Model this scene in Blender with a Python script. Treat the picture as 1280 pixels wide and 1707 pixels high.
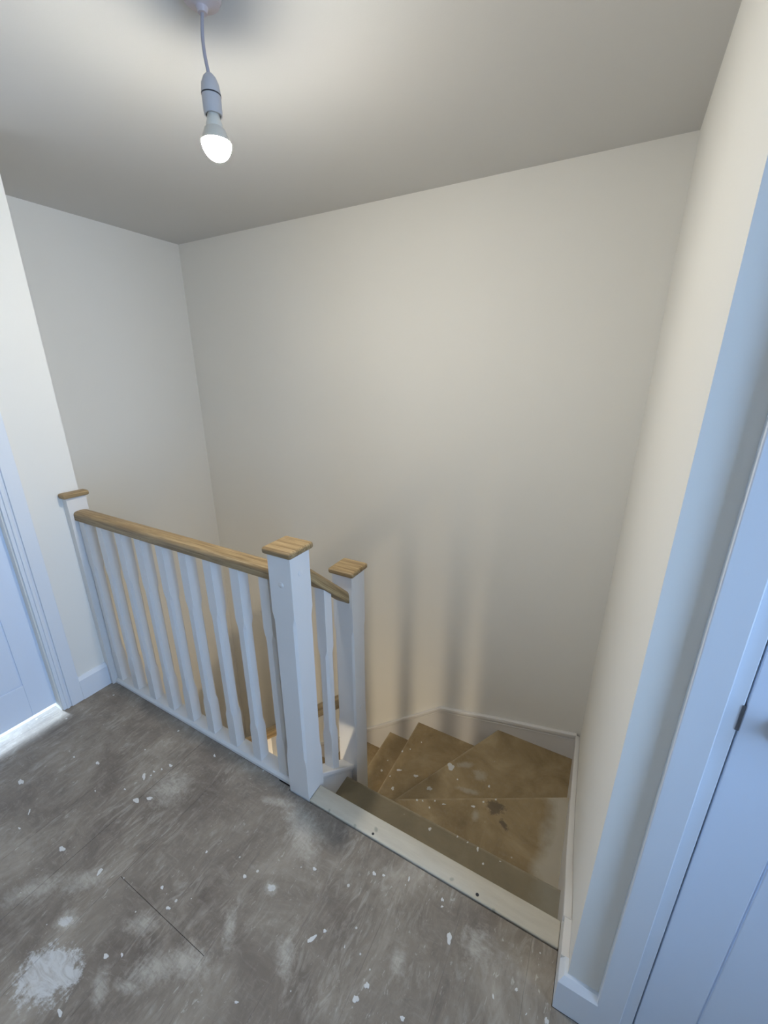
import bpy, bmesh, math, random
from mathutils import Vector, Matrix

# ------------------------------------------------------------------ scene, camera, light
for o in list(bpy.data.objects):
    bpy.data.objects.remove(o, do_unlink=True)
scene = bpy.context.scene
COL = scene.collection
random.seed(7)

cam_data = bpy.data.cameras.new('camera')
cam = bpy.data.objects.new('camera', cam_data)
COL.objects.link(cam)
YAW, PITCH, FPX = -0.5021, 0.3262, 684.58
cam.location = (0.757, -0.8127, 1.472)
cam.rotation_euler = (math.pi / 2 - PITCH, 0, -YAW)
cam_data.sensor_fit = 'VERTICAL'
cam_data.sensor_height = 36.0
cam_data.sensor_width = 27.0
cam_data.lens = 36.0 * FPX / 1707.0
cam_data.clip_start = 0.02
scene.camera = cam

scene.view_settings.view_transform = 'Standard'
scene.view_settings.look = 'None'
scene.view_settings.gamma = 1.0
scene.view_settings.use_curve_mapping = False
scene.view_settings.exposure = 0.0
scene.cycles.diffuse_bounces = 4
scene.cycles.glossy_bounces = 2
scene.cycles.max_bounces = 6
scene.cycles.use_light_tree = False
scene.cycles.sample_clamp_indirect = 4.0

# daylight: a plain overcast sky outside, entering through the window behind the camera
SKY = (0.38, 0.61, 1.0)
SKY_STRENGTH = 14.0
world = bpy.data.worlds.new('world')
scene.world = world
world.use_nodes = True
bg = world.node_tree.nodes['Background']
bg.inputs[0].default_value = (*SKY, 1)
bg.inputs[1].default_value = SKY_STRENGTH

# low sun that shines into the bedroom behind the left-hand door (it shows under that door only)
SUN_STRENGTH = 20.0
sun_data = bpy.data.lights.new('sun', 'SUN')
sun_data.energy = SUN_STRENGTH
sun_data.angle = math.radians(7.0)
sun_data.color = (0.66, 0.82, 1.0)
sun = bpy.data.objects.new('sun', sun_data)
COL.objects.link(sun)
sun.rotation_euler = Vector((1.0, 0.12, -0.25)).to_track_quat('-Z', 'Y').to_euler()

BULB_STRENGTH = 850.0
BULB_COLOR = (1.0, 0.945, 0.845)
HALL_STRENGTH = 720.0
HALL_COLOR = (1.0, 0.83, 0.60)

# ------------------------------------------------------------------ measurements (metres)
XL, XR = -1.2645, 0.864          # landing left wall, right wall of the stairwell
XB, YB = -1.911, 1.257           # left and far walls of the stairwell
H = 2.266                        # ceiling
YE = 0.070                       # end of the landing's left wall
YC = -0.100                      # outer corner of the right wall
XE, YW = 2.30, -2.05             # end wall with window, wall behind the camera
ZH = -2.60                       # hall floor
RISE, GO = 0.20, 0.2205
WN = 0.0884                      # newel width
XR_S, YB_S = XR - 0.018, YB - 0.018

# ------------------------------------------------------------------ materials
def new_mat(name):
    m = bpy.data.materials.new(name)
    m.use_nodes = True
    nt = m.node_tree
    return m, nt, nt.nodes['Principled BSDF']

def node(nt, kind, **kw):
    n = nt.nodes.new(kind)
    for k, v in kw.items():
        setattr(n, k, v)
    return n

def link(nt, a, b):
    nt.links.new(a, b)

def math_n(nt, op, a, b=None, clamp=False):
    n = node(nt, 'ShaderNodeMath', operation=op, use_clamp=clamp)
    for i, v in enumerate((a, b)):
        if v is None:
            continue
        if isinstance(v, (int, float)):
            n.inputs[i].default_value = v
        else:
            link(nt, v, n.inputs[i])
    return n.outputs[0]

def noise(nt, vec, scale, detail=4, rough=0.55, dist=0.0):
    n = node(nt, 'ShaderNodeTexNoise')
    n.inputs['Scale'].default_value = scale
    n.inputs['Detail'].default_value = detail
    n.inputs['Roughness'].default_value = rough
    n.inputs['Distortion'].default_value = dist
    if vec is not None:
        link(nt, vec, n.inputs['Vector'])
    return n.outputs['Fac']

def ramp(nt, fac, stops):
    n = node(nt, 'ShaderNodeValToRGB')
    els = n.color_ramp.elements
    while len(els) < len(stops):
        els.new(0.5)
    for e, (p, c) in zip(els, stops):
        e.position = p
        e.color = (*c, 1) if len(c) == 3 else c
    link(nt, fac, n.inputs[0])
    return n.outputs[0]

def mix(nt, fac, a, b):
    n = node(nt, 'ShaderNodeMix', data_type='RGBA')
    if isinstance(fac, (int, float)):
        n.inputs[0].default_value = fac
    else:
        link(nt, fac, n.inputs[0])
    for i, v in ((6, a), (7, b)):
        if isinstance(v, tuple):
            n.inputs[i].default_value = (*v, 1)
        else:
            link(nt, v, n.inputs[i])
    return n.outputs[2]

def bump(nt, bsdf, height, strength, dist):
    n = node(nt, 'ShaderNodeBump')
    n.inputs['Strength'].default_value = strength
    n.inputs['Distance'].default_value = dist
    link(nt, height, n.inputs['Height'])
    link(nt, n.outputs[0], bsdf.inputs['Normal'])

def coords(nt, scale=(1, 1, 1), world_space=True):
    if world_space:
        src = node(nt, 'ShaderNodeNewGeometry').outputs['Position']
    else:
        src = node(nt, 'ShaderNodeTexCoord').outputs['Object']
    mp = node(nt, 'ShaderNodeMapping')
    mp.inputs['Scale'].default_value = scale
    link(nt, src, mp.inputs['Vector'])
    return mp.outputs[0]

def paint_mat(name, col, rough=0.9, var=0.03, scale=260, bs=0.12, dist=0.0006):
    m, nt, b = new_mat(name)
    v = coords(nt)
    big = noise(nt, v, 2.2, 1)
    dark = tuple(c * (1 - var) for c in col)
    link(nt, mix(nt, big, dark, col), b.inputs['Base Color'])
    b.inputs['Roughness'].default_value = rough
    bump(nt, b, noise(nt, v, scale, 0), bs, dist)
    return m

M = {}
M['wall'] = paint_mat('wall_paint', (0.83, 0.81, 0.75))
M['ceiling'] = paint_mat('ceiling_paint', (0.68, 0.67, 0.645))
M['gloss'] = paint_mat('white_satin_paint', (0.76, 0.74, 0.71), rough=0.38, var=0.03, scale=90, bs=0.08, dist=0.0006)
M['door'] = paint_mat('daylight_blue_door_paint', (0.75, 0.83, 0.95), rough=0.45, var=0.02, scale=160, bs=0.08, dist=0.0005)  # white doors with the blue cast of the daylight mixed into the colour
M['trim'] = paint_mat('daylight_blue_trim_paint', (0.77, 0.81, 0.86), rough=0.4, var=0.03, scale=90, bs=0.08, dist=0.0006)  # white frames and skirting, bluish daylight tint put into the base colour
M['plastic'] = paint_mat('grey_white_plastic', (0.52, 0.51, 0.51), rough=0.4, var=0.0)
M['rose'] = paint_mat('pinkish_plastic', (0.60, 0.52, 0.52), rough=0.45, var=0.0)
M['cord'] = paint_mat('grey_cord', (0.40, 0.38, 0.41), rough=0.6, var=0.0)
M['neck'] = paint_mat('bulb_collar', (0.70, 0.66, 0.56), rough=0.35, var=0.0)
M['dark'] = paint_mat('dark_rubber', (0.03, 0.03, 0.035), rough=0.5, var=0.0)
M['filler'] = paint_mat('dried_paint', (0.74, 0.73, 0.70), rough=0.7, var=0.15, scale=300, bs=0.3)
M['hall_floor'] = paint_mat('hall_floor_dusty', (0.32, 0.24, 0.17), rough=0.6, var=0.3)
M['bedroom_floor'] = paint_mat('bedroom_floor_pale', (0.72, 0.74, 0.78), rough=0.5, var=0.1)
M['edge'] = paint_mat('raw_board_edge', (0.06, 0.05, 0.042), rough=0.9, var=0.3)

m, nt, b = new_mat('bronze_metal')
v = coords(nt)
link(nt, mix(nt, noise(nt, v, 60), (0.055, 0.035, 0.022), (0.10, 0.065, 0.045)), b.inputs['Base Color'])
b.inputs['Metallic'].default_value = 0.3
b.inputs['Roughness'].default_value = 0.35
M['bronze'] = m
m, nt, b = new_mat('steel_metal')
v = coords(nt)
link(nt, mix(nt, noise(nt, v, 80), (0.16, 0.17, 0.19), (0.26, 0.27, 0.30)), b.inputs['Base Color'])
b.inputs['Metallic'].default_value = 0.8
b.inputs['Roughness'].default_value = 0.4
M['steel'] = m

def emit_mat(name, col, strength):
    m, nt, b = new_mat(name)
    v = coords(nt, world_space=False)
    link(nt, mix(nt, noise(nt, v, 8), tuple(c * 0.98 for c in col), col), b.inputs['Emission Color'])
    b.inputs['Base Color'].default_value = (0.9, 0.9, 0.9, 1)
    b.inputs['Emission Strength'].default_value = strength
    return m
M['bulb'] = emit_mat('lit_bulb', BULB_COLOR, BULB_STRENGTH)
M['hall_bulb'] = emit_mat('lit_hall_bulb', HALL_COLOR, HALL_STRENGTH)

def oak_mat(name, axis, slope=0.0):
    """oak with the grain along the given object axis; slope = rise of a raking rail along that axis"""
    m, nt, b = new_mat(name)
    src = node(nt, 'ShaderNodeTexCoord').outputs['Object']
    sep = node(nt, 'ShaderNodeSeparateXYZ')
    link(nt, src, sep.inputs[0])
    com = node(nt, 'ShaderNodeCombineXYZ')
    link(nt, sep.outputs[0], com.inputs[0])
    link(nt, sep.outputs[1], com.inputs[1])
    link(nt, math_n(nt, 'SUBTRACT', sep.outputs[2], math_n(nt, 'MULTIPLY', sep.outputs[axis], slope)), com.inputs[2])
    def scaled(sc):
        mp = node(nt, 'ShaderNodeMapping')
        mp.inputs['Scale'].default_value = sc
        link(nt, com.outputs[0], mp.inputs['Vector'])
        return mp.outputs[0]
    s1, s2 = [70.0] * 3, [260.0] * 3
    s1[axis], s2[axis] = 3.0, 9.0
    f1 = noise(nt, scaled(tuple(s1)), 1.0, 6, 0.65, 0.7)
    f2 = noise(nt, scaled(tuple(s2)), 1.0, 3, 0.6)
    c1 = ramp(nt, f1, [(0.30, (0.155, 0.092, 0.034)), (0.50, (0.315, 0.215, 0.100)), (0.72, (0.49, 0.365, 0.195))])
    c2 = mix(nt, math_n(nt, 'MULTIPLY', ramp(nt, f2, [(0.50, (0, 0, 0)), (0.64, (1, 1, 1))]), 0.6), c1, (0.15, 0.088, 0.034))
    link(nt, c2, b.inputs['Base Color'])
    b.inputs['Roughness'].default_value = 0.5
    bump(nt, b, f2, 0.25, 0.0005)
    return m
M['oak_x'] = oak_mat('oak_along_x', 0)
M['oak_y'] = oak_mat('oak_along_y', 1)
M['oak_rake_y'] = oak_mat('oak_raking_y', 1, -RISE / GO)
M['oak_rake_x'] = oak_mat('oak_raking_x', 0, RISE / GO)

def blobs(nt, pos, items, warp=0.35, soft=0.5):
    """union of noise-edged ellipses lying in the floor plane: (x, y, ax, ay, bx, by)"""
    sep = node(nt, 'ShaderNodeSeparateXYZ')
    link(nt, pos, sep.inputs[0])
    w1 = math_n(nt, 'MULTIPLY', math_n(nt, 'SUBTRACT', noise(nt, pos, 34, 4, 0.7), 0.5), 2.6 * warp)
    w2 = math_n(nt, 'MULTIPLY', math_n(nt, 'SUBTRACT', noise(nt, pos, 90, 4, 0.7), 0.5), 2.0 * warp)
    w = math_n(nt, 'ADD', w1, w2)
    out = None
    for (x, y, ax, ay, bx, by) in items:
        det = ax * by - ay * bx
        if abs(det) < 1e-7:
            continue
        dx = math_n(nt, 'SUBTRACT', sep.outputs[0], x)
        dy = math_n(nt, 'SUBTRACT', sep.outputs[1], y)
        u = math_n(nt, 'ADD', math_n(nt, 'MULTIPLY', dx, by / det), math_n(nt, 'MULTIPLY', dy, -bx / det))
        t = math_n(nt, 'ADD', math_n(nt, 'MULTIPLY', dx, -ay / det), math_n(nt, 'MULTIPLY', dy, ax / det))
        r = math_n(nt, 'SQRT', math_n(nt, 'ADD', math_n(nt, 'MULTIPLY', u, u), math_n(nt, 'MULTIPLY', t, t)))
        r = math_n(nt, 'ADD', r, w)
        k = math_n(nt, 'DIVIDE', math_n(nt, 'SUBTRACT', 1.0 + soft * 0.5, r), soft, clamp=True)
        out = k if out is None else math_n(nt, 'MAXIMUM', out, k)
    return out

HARD_A = [(-1.006, -0.469, 0.01, 0.005, 0.015, -0.006),
    (-0.618, -0.23, 0.009, 0.001, 0.01, -0.011),
    (-0.552, -0.301, 0.013, 0.007, 0.008, -0.005),
    (-0.517, -0.273, 0.011, 0.006, 0.006, -0.004),
    (-0.57, -0.151, 0.006, 0.003, 0.007, -0.005),
    (-0.835, -0.284, 0.007, 0.003, 0.009, -0.005),
    (-0.606, -0.514, 0.009, 0.005, 0.011, -0.005),
    (-0.806, -0.551, 0.004, 0.002, 0.005, -0.002),
    (-0.025, -0.283, 0.005, 0.002, 0.005, -0.005),
    (-0.209, -0.593, 0.006, 0.003, 0.007, -0.004),
    (-0.2, -0.705, 0.005, 0.003, 0.009, -0.004),
    (-0.174, -0.571, 0.003, 0.002, 0.004, -0.003),
    (-0.185, -0.293, 0.003, 0.002, 0.003, -0.003),
    (-0.454, -0.037, 0.005, 0.002, 0.005, -0.004),
    (0.162, -0.486, 0.004, 0.003, 0.002, -0.002),
    (0.247, -0.307, 0.006, 0.003, 0.003, -0.004),
    (-0.43, -0.491, -0.002, 0.01, 0.007, 0.001),
    (-0.947, -0.315, 0.003, 0.002, 0.005, -0.002),
    (-0.72, -0.353, 0.003, 0.001, 0.004, -0.002),
    (-0.63, -0.296, 0.003, 0.002, 0.004, -0.002),
    (-0.728, -0.156, 0.002, 0.002, 0.003, -0.002),
    (-0.843, -0.508, 0.003, 0.001, 0.009, -0.007),
    (-0.221, -0.424, 0.005, 0.003, 0.004, -0.003),
    (-0.159, -0.447, 0.006, 0.003, 0.005, -0.003),
    (-0.603, -0.199, 0.004, 0.002, 0.004, -0.002),
    (-0.586, -0.178, 0.003, 0.002, 0.003, -0.003),
    (-0.598, -0.214, 0.002, 0.002, 0.003, -0.002)]
HARD_B = [(0.152, -0.163, 0.006, 0.003, 0.003, -0.004),
    (0.322, -0.084, 0.006, 0.003, 0.003, -0.005),
    (0.35, -0.074, 0.004, 0.002, 0.002, -0.004),
    (0.423, -0.045, 0.003, 0.001, 0.001, -0.007),
    (0.537, -0.061, 0.003, 0.002, 0.001, -0.003),
    (0.532, -0.045, 0.004, 0.002, 0.002, -0.005),
    (0.58, -0.118, 0.007, 0.004, 0.005, -0.012),
    (0.429, -0.306, 0.006, 0.003, 0.004, -0.006),
    (0.417, -0.34, 0.007, 0.004, 0.004, -0.007),
    (0.533, -0.313, 0.005, 0.003, 0.002, -0.005),
    (0.251, -0.299, 0.008, 0.013, 0.005, -0.001),
    (0.763, -0.131, 0.004, 0.003, 0.001, -0.003),
    (0.838, -0.15, 0.005, 0.002, 0.001, -0.007),
    (0.715, -0.171, 0.002, 0.001, 0.002, -0.006),
    (0.793, -0.162, 0.002, 0.002, 0.0, -0.002),
    (0.271, -0.27, 0.005, 0.003, 0.003, -0.003),
    (0.338, -0.271, 0.001, 0.001, 0.002, -0.004)]
SOFT_A = [(-0.303, -0.683, 0.016, 0.053, 0.07, 0.0),
    (-0.383, -0.604, 0.011, 0.017, 0.022, -0.003),
    (-0.189, -0.505, 0.02, 0.022, 0.022, -0.006),
    (-0.55, -0.608, 0.038, 0.052, 0.027, -0.004),
    (-0.158, -0.634, 0.016, 0.005, 0.022, -0.023),
    (-0.101, -0.598, 0.023, 0.012, 0.012, -0.007),
    (-0.483, -0.212, 0.02, 0.052, 0.051, -0.014),
    (0.068, -0.266, 0.014, 0.008, 0.01, -0.01),
    (-0.448, -0.53, 0.032, 0.031, 0.025, -0.007),
    (-0.008, -0.495, 0.039, 0.021, 0.024, -0.019),
    (-0.068, -0.544, 0.034, 0.035, 0.026, -0.008),
    (0.036, -0.095, 0.018, 0.021, 0.076, -0.046),
    (-0.077, -0.052, 0.051, 0.017, 0.006, -0.011),
    (0.032, -0.393, 0.012, 0.005, 0.021, -0.029),
    (0.207, -0.36, 0.016, 0.008, 0.012, -0.013)]
SOFT_B = [(0.068, -0.265, 0.014, 0.008, 0.01, -0.01),
    (0.649, -0.097, 0.026, 0.014, 0.009, -0.029),
    (0.479, -0.23, 0.014, 0.008, 0.01, -0.018),
    (0.038, -0.079, 0.017, 0.03, 0.059, -0.025),
    (0.21, -0.361, 0.018, 0.01, 0.023, -0.025)]
T1 = [(0.377, 0.248, 0.005, 0.003, 0.003, -0.007),
    (0.591, 0.23, 0.003, 0.002, 0.001, -0.005),
    (0.56, 0.268, 0.004, 0.002, 0.003, -0.008),
    (0.48, 0.273, 0.003, 0.001, 0.001, -0.004),
    (0.52, 0.272, 0.003, 0.002, 0.001, -0.003),
    (0.643, 0.267, 0.003, 0.001, 0.001, -0.002)]
T2 = [(0.467, 0.561, 0.009, 0.005, 0.002, -0.005),
    (0.23, 0.464, 0.005, 0.003, 0.002, -0.005),
    (0.254, 0.474, 0.004, 0.002, 0.002, -0.004),
    (0.304, 0.501, 0.004, 0.002, 0.002, -0.004),
    (0.346, 0.506, 0.008, 0.004, 0.002, -0.003),
    (0.502, 0.604, 0.004, 0.002, 0.001, -0.006),
    (0.549, 0.642, 0.004, 0.002, 0.001, -0.005),
    (0.294, 0.46, 0.004, 0.002, 0.002, -0.005)]
T3 = [(0.26, 0.863, 0.016, 0.01, 0.009, -0.025),
    (0.205, 0.689, 0.012, 0.006, 0.005, -0.013),
    (0.318, 0.809, 0.004, 0.002, 0.002, -0.005),
    (0.477, 0.852, 0.006, 0.004, 0.002, -0.007)]
T4 = [(-0.054, 0.853, 0.013, 0.008, 0.004, -0.007),
    (0.051, 0.867, 0.012, 0.006, 0.005, -0.01),
    (-0.034, 0.732, 0.009, 0.005, 0.005, -0.01),
    (-0.094, 0.979, 0.005, 0.003, 0.003, -0.006),
    (-0.083, 0.792, 0.004, 0.003, 0.002, -0.005),
    (-0.057, 1.018, 0.004, 0.002, 0.002, -0.004),
    (-0.015, 1.099, 0.004, 0.002, 0.002, -0.005)]
T5 = [(-0.224, 0.942, 0.008, 0.005, 0.004, -0.007),
    (-0.224, 1.027, 0.004, 0.002, 0.002, -0.004)]
S3 = [(0.328, 0.913, 0.038, 0.021, 0.005, -0.016),
    (0.417, 0.893, 0.034, 0.003, -0.001, -0.028),
    (0.385, 0.774, 0.049, 0.011, 0.001, -0.013)]
D2 = [(0.554, 0.603, 0.037, 0.004, -0.002, -0.031),
    (0.607, 0.548, 0.007, 0.009, 0.019, -0.017)]
S2 = [(0.488, 0.527, 0.013, 0.007, 0.006, -0.021)]
STRIP = [(0.262, 0.005, 0.004, 0.002, 0.002, -0.003),
    (0.619, 0.01, 0.003, 0.002, 0.001, -0.003),
    (0.195, 0.005, 0.004, 0.002, 0.003, -0.004),
    (0.264, 0.029, 0.005, 0.002, 0.004, -0.007),
    (0.54, 0.014, 0.006, 0.003, 0.002, -0.005),
    (0.671, 0.001, 0.005, 0.002, 0.001, -0.004),
    (0.087, 0.005, 0.003, 0.002, 0.002, -0.004)]
# ------------------------------------------------------------------ worn floor, stair and strip materials
def floor_mat():
    m, nt, b = new_mat('paint_spattered_boards')
    pos = node(nt, 'ShaderNodeNewGeometry').outputs['Position']
    big = noise(nt, pos, 3.6, 7, 0.68, 0.5)
    base = ramp(nt, big, [(0.28, (0.118, 0.094, 0.075)), (0.43, (0.195, 0.162, 0.129)), (0.55, (0.258, 0.219, 0.175)), (0.72, (0.400, 0.350, 0.285))])
    # dusty brushed streaks, dragged mostly along the boards
    st1 = noise(nt, coords(nt, (30, 8, 1)), 1.0, 7, 0.70, 2.2)
    st2 = noise(nt, coords(nt, (14, 44, 1)), 1.0, 6, 0.7, 2.0)
    patch = noise(nt, pos, 7.0, 4, 0.6, 0.8)
    k1 = math_n(nt, 'MULTIPLY', ramp(nt, st1, [(0.48, (0, 0, 0)), (0.70, (1, 1, 1))]), ramp(nt, patch, [(0.40, (0, 0, 0)), (0.62, (1, 1, 1))]))
    k2 = math_n(nt, 'MULTIPLY', ramp(nt, st2, [(0.52, (0, 0, 0)), (0.76, (1, 1, 1))]), ramp(nt, patch, [(0.36, (1, 1, 1)), (0.58, (0, 0, 0))]))
    c = mix(nt, math_n(nt, 'MULTIPLY', k1, 0.55), base, (0.53, 0.49, 0.42))
    c = mix(nt, math_n(nt, 'MULTIPLY', k2, 0.38), c, (0.50, 0.46, 0.40))
    # dark scuffs
    k3 = math_n(nt, 'MULTIPLY', ramp(nt, st1, [(0.26, (1, 1, 1)), (0.42, (0, 0, 0))]), 0.55)
    c = mix(nt, k3, c, (0.115, 0.098, 0.088))
    # scraped flecks of dried plaster
    fl = noise(nt, coords(nt, (95, 34, 1)), 1.0, 3, 0.6, 1.2)
    fk = math_n(nt, 'MULTIPLY', ramp(nt, fl, [(0.645, (0, 0, 0)), (0.70, (1, 1, 1))]), ramp(nt, big, [(0.40, (0.15, 0.15, 0.15)), (0.60, (1, 1, 1))]))
    c = mix(nt, math_n(nt, 'MULTIPLY', fk, 0.62), c, (0.60, 0.57, 0.50))
    # wiped plaster patches
    grit = ramp(nt, st2, [(0.30, (0.35, 0.35, 0.35)), (0.55, (1, 1, 1))])
    sa = blobs(nt, pos, SOFT_A[1:] + SOFT_B, warp=0.9, soft=1.3)
    c = mix(nt, math_n(nt, 'MULTIPLY', math_n(nt, 'MULTIPLY', sa, grit), 0.50), c, (0.62, 0.58, 0.50))
    sb = blobs(nt, pos, SOFT_A[:1] + [(-0.385, -0.606, 0.008, 0.012, 0.014, -0.002), (0.068, -0.266, 0.009, 0.005, 0.007, -0.007), (-0.24, -0.655, 0.02, 0.008, 0.012, -0.012)], warp=0.7, soft=0.35)
    c = mix(nt, math_n(nt, 'MULTIPLY', math_n(nt, 'MULTIPLY', sb, grit), 0.92), c, (0.64, 0.64, 0.62))
    # fine paint specks
    vor = node(nt, 'ShaderNodeTexVoronoi')
    vor.inputs['Scale'].default_value = 26
    link(nt, pos, vor.inputs['Vector'])
    sepc = node(nt, 'ShaderNodeSeparateColor')
    link(nt, vor.outputs['Color'], sepc.inputs[0])
    size = math_n(nt, 'MULTIPLY', math_n(nt, 'POWER', sepc.outputs[0], 9.0), 0.12)
    sp = math_n(nt, 'MULTIPLY', math_n(nt, 'LESS_THAN', vor.outputs['Distance'], size), 0.8)
    c = mix(nt, sp, c, (0.66, 0.65, 0.62))
    link(nt, c, b.inputs['Base Color'])
    b.inputs['Roughness'].default_value = 0.62
    bump(nt, b, st1, 0.4, 0.0015)
    return m
M['floor'] = floor_mat()

def tread_mat():
    m, nt, b = new_mat('dusty_brown_tread')
    pos = node(nt, 'ShaderNodeNewGeometry').outputs['Position']
    v1 = coords(nt)
    base = ramp(nt, noise(nt, v1, 5.0, 7, 0.62, 0.5), [(0.28, (0.205, 0.142, 0.064)), (0.50, (0.315, 0.228, 0.115)), (0.72, (0.445, 0.345, 0.200))])
    fine = noise(nt, v1, 45, 6, 0.7)
    c = mix(nt, math_n(nt, 'MULTIPLY', ramp(nt, fine, [(0.5, (0, 0, 0)), (0.75, (1, 1, 1))]), 0.35), base, (0.34, 0.29, 0.22))
    # overspray of wall paint along the right-hand string
    sep = node(nt, 'ShaderNodeSeparateXYZ')
    link(nt, pos, sep.inputs[0])
    e = math_n(nt, 'ADD', sep.outputs[0], math_n(nt, 'MULTIPLY', math_n(nt, 'SUBTRACT', noise(nt, v1, 7, 4, 0.6), 0.5), 0.16))
    k = math_n(nt, 'DIVIDE', math_n(nt, 'SUBTRACT', e, 0.735), 0.07, clamp=True)
    fy = math_n(nt, 'DIVIDE', math_n(nt, 'SUBTRACT', 0.86, sep.outputs[1]), 0.08, clamp=True)
    c = mix(nt, math_n(nt, 'MULTIPLY', math_n(nt, 'MULTIPLY', k, fy), 0.8), c, (0.52, 0.48, 0.39))
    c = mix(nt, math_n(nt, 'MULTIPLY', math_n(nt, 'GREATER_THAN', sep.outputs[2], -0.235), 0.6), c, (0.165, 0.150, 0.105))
    z_lo = lambda z: math_n(nt, 'MULTIPLY', math_n(nt, 'GREATER_THAN', sep.outputs[2], z - 0.05), math_n(nt, 'LESS_THAN', sep.outputs[2], z + 0.05))
    s3 = math_n(nt, 'MULTIPLY', blobs(nt, pos, S3, 0.8, 0.9), z_lo(-0.6))
    s2 = math_n(nt, 'MULTIPLY', blobs(nt, pos, S2, 0.6, 0.9), z_lo(-0.4))
    c = mix(nt, math_n(nt, 'MULTIPLY', math_n(nt, 'MAXIMUM', s3, s2), 0.5), c, (0.48, 0.44, 0.36))
    d2 = math_n(nt, 'MULTIPLY', blobs(nt, pos, D2, 0.8, 0.5), z_lo(-0.4))
    c = mix(nt, math_n(nt, 'MULTIPLY', d2, 0.75), c, (0.085, 0.062, 0.042))
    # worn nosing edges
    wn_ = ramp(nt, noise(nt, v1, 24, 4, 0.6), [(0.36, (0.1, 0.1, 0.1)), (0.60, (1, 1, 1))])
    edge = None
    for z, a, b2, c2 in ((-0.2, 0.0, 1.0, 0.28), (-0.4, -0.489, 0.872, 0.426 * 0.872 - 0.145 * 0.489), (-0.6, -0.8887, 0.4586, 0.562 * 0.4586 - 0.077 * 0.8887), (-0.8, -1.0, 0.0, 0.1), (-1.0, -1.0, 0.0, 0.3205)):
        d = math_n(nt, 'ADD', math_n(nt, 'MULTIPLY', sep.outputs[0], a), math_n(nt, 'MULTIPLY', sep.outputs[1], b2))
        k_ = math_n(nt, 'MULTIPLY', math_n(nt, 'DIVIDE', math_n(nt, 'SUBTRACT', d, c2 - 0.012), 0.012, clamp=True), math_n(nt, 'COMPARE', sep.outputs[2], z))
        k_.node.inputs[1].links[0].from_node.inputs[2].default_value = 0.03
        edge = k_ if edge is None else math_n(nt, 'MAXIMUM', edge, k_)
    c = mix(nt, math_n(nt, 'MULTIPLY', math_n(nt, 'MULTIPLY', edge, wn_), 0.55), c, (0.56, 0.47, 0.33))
    vor = node(nt, 'ShaderNodeTexVoronoi')
    vor.inputs['Scale'].default_value = 30
    link(nt, v1, vor.inputs['Vector'])
    sepc = node(nt, 'ShaderNodeSeparateColor')
    link(nt, vor.outputs['Color'], sepc.inputs[0])
    size = math_n(nt, 'MULTIPLY', math_n(nt, 'POWER', sepc.outputs[0], 10.0), 0.10)
    c = mix(nt, math_n(nt, 'MULTIPLY', math_n(nt, 'LESS_THAN', vor.outputs['Distance'], size), 0.7), c, (0.58, 0.55, 0.48))
    link(nt, c, b.inputs['Base Color'])
    b.inputs['Roughness'].default_value = 0.6
    bump(nt, b, fine, 0.25, 0.001)
    return m
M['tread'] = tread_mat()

def strip_mat():
    m, nt, b = new_mat('pale_painted_strip')
    pos = node(nt, 'ShaderNodeNewGeometry').outputs['Position']
    v = coords(nt, (6, 40, 40))
    c = ramp(nt, noise(nt, v, 1.0, 6, 0.65), [(0.3, (0.55, 0.50, 0.40)), (0.7, (0.65, 0.60, 0.49))])
    st = blobs(nt, pos, STRIP[2:], 0.6, 0.8)
    c = mix(nt, math_n(nt, 'MULTIPLY', st, 0.55), c, (0.24, 0.25, 0.20))
    link(nt, c, b.inputs['Base Color'])
    b.inputs['Roughness'].default_value = 0.55
    bump(nt, b, noise(nt, coords(nt), 60, 5), 0.2, 0.0008)
    return m
M['strip'] = strip_mat()

m, nt, b = new_mat('window_glass')
for n in list(nt.nodes):
    nt.nodes.remove(n)
out = node(nt, 'ShaderNodeOutputMaterial')
mx = node(nt, 'ShaderNodeMixShader')
fr = node(nt, 'ShaderNodeFresnel')
tr = node(nt, 'ShaderNodeBsdfTransparent')
gl = node(nt, 'ShaderNodeBsdfGlossy')
gl.inputs['Roughness'].default_value = 0.02
link(nt, fr.outputs[0], mx.inputs[0]); link(nt, tr.outputs[0], mx.inputs[1]); link(nt, gl.outputs[0], mx.inputs[2])
link(nt, mx.outputs[0], out.inputs[0])
M['glass'] = m

# ------------------------------------------------------------------ mesh helpers
def add_box(bm, lo, hi, bevel=0.0, seg=2):
    x0, y0, z0 = lo
    x1, y1, z1 = hi
    vs = [bm.verts.new(p) for p in ((x0, y0, z0), (x1, y0, z0), (x1, y1, z0), (x0, y1, z0),
                                    (x0, y0, z1), (x1, y0, z1), (x1, y1, z1), (x0, y1, z1))]
    fs = [bm.faces.new([vs[i] for i in f]) for f in ((0, 3, 2, 1), (4, 5, 6, 7), (0, 1, 5, 4), (1, 2, 6, 5), (2, 3, 7, 6), (3, 0, 4, 7))]
    if bevel:
        es = list({e for f in fs for e in f.edges})
        bmesh.ops.bevel(bm, geom=es, offset=bevel, segments=seg, affect='EDGES', profile=0.5)

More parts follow.
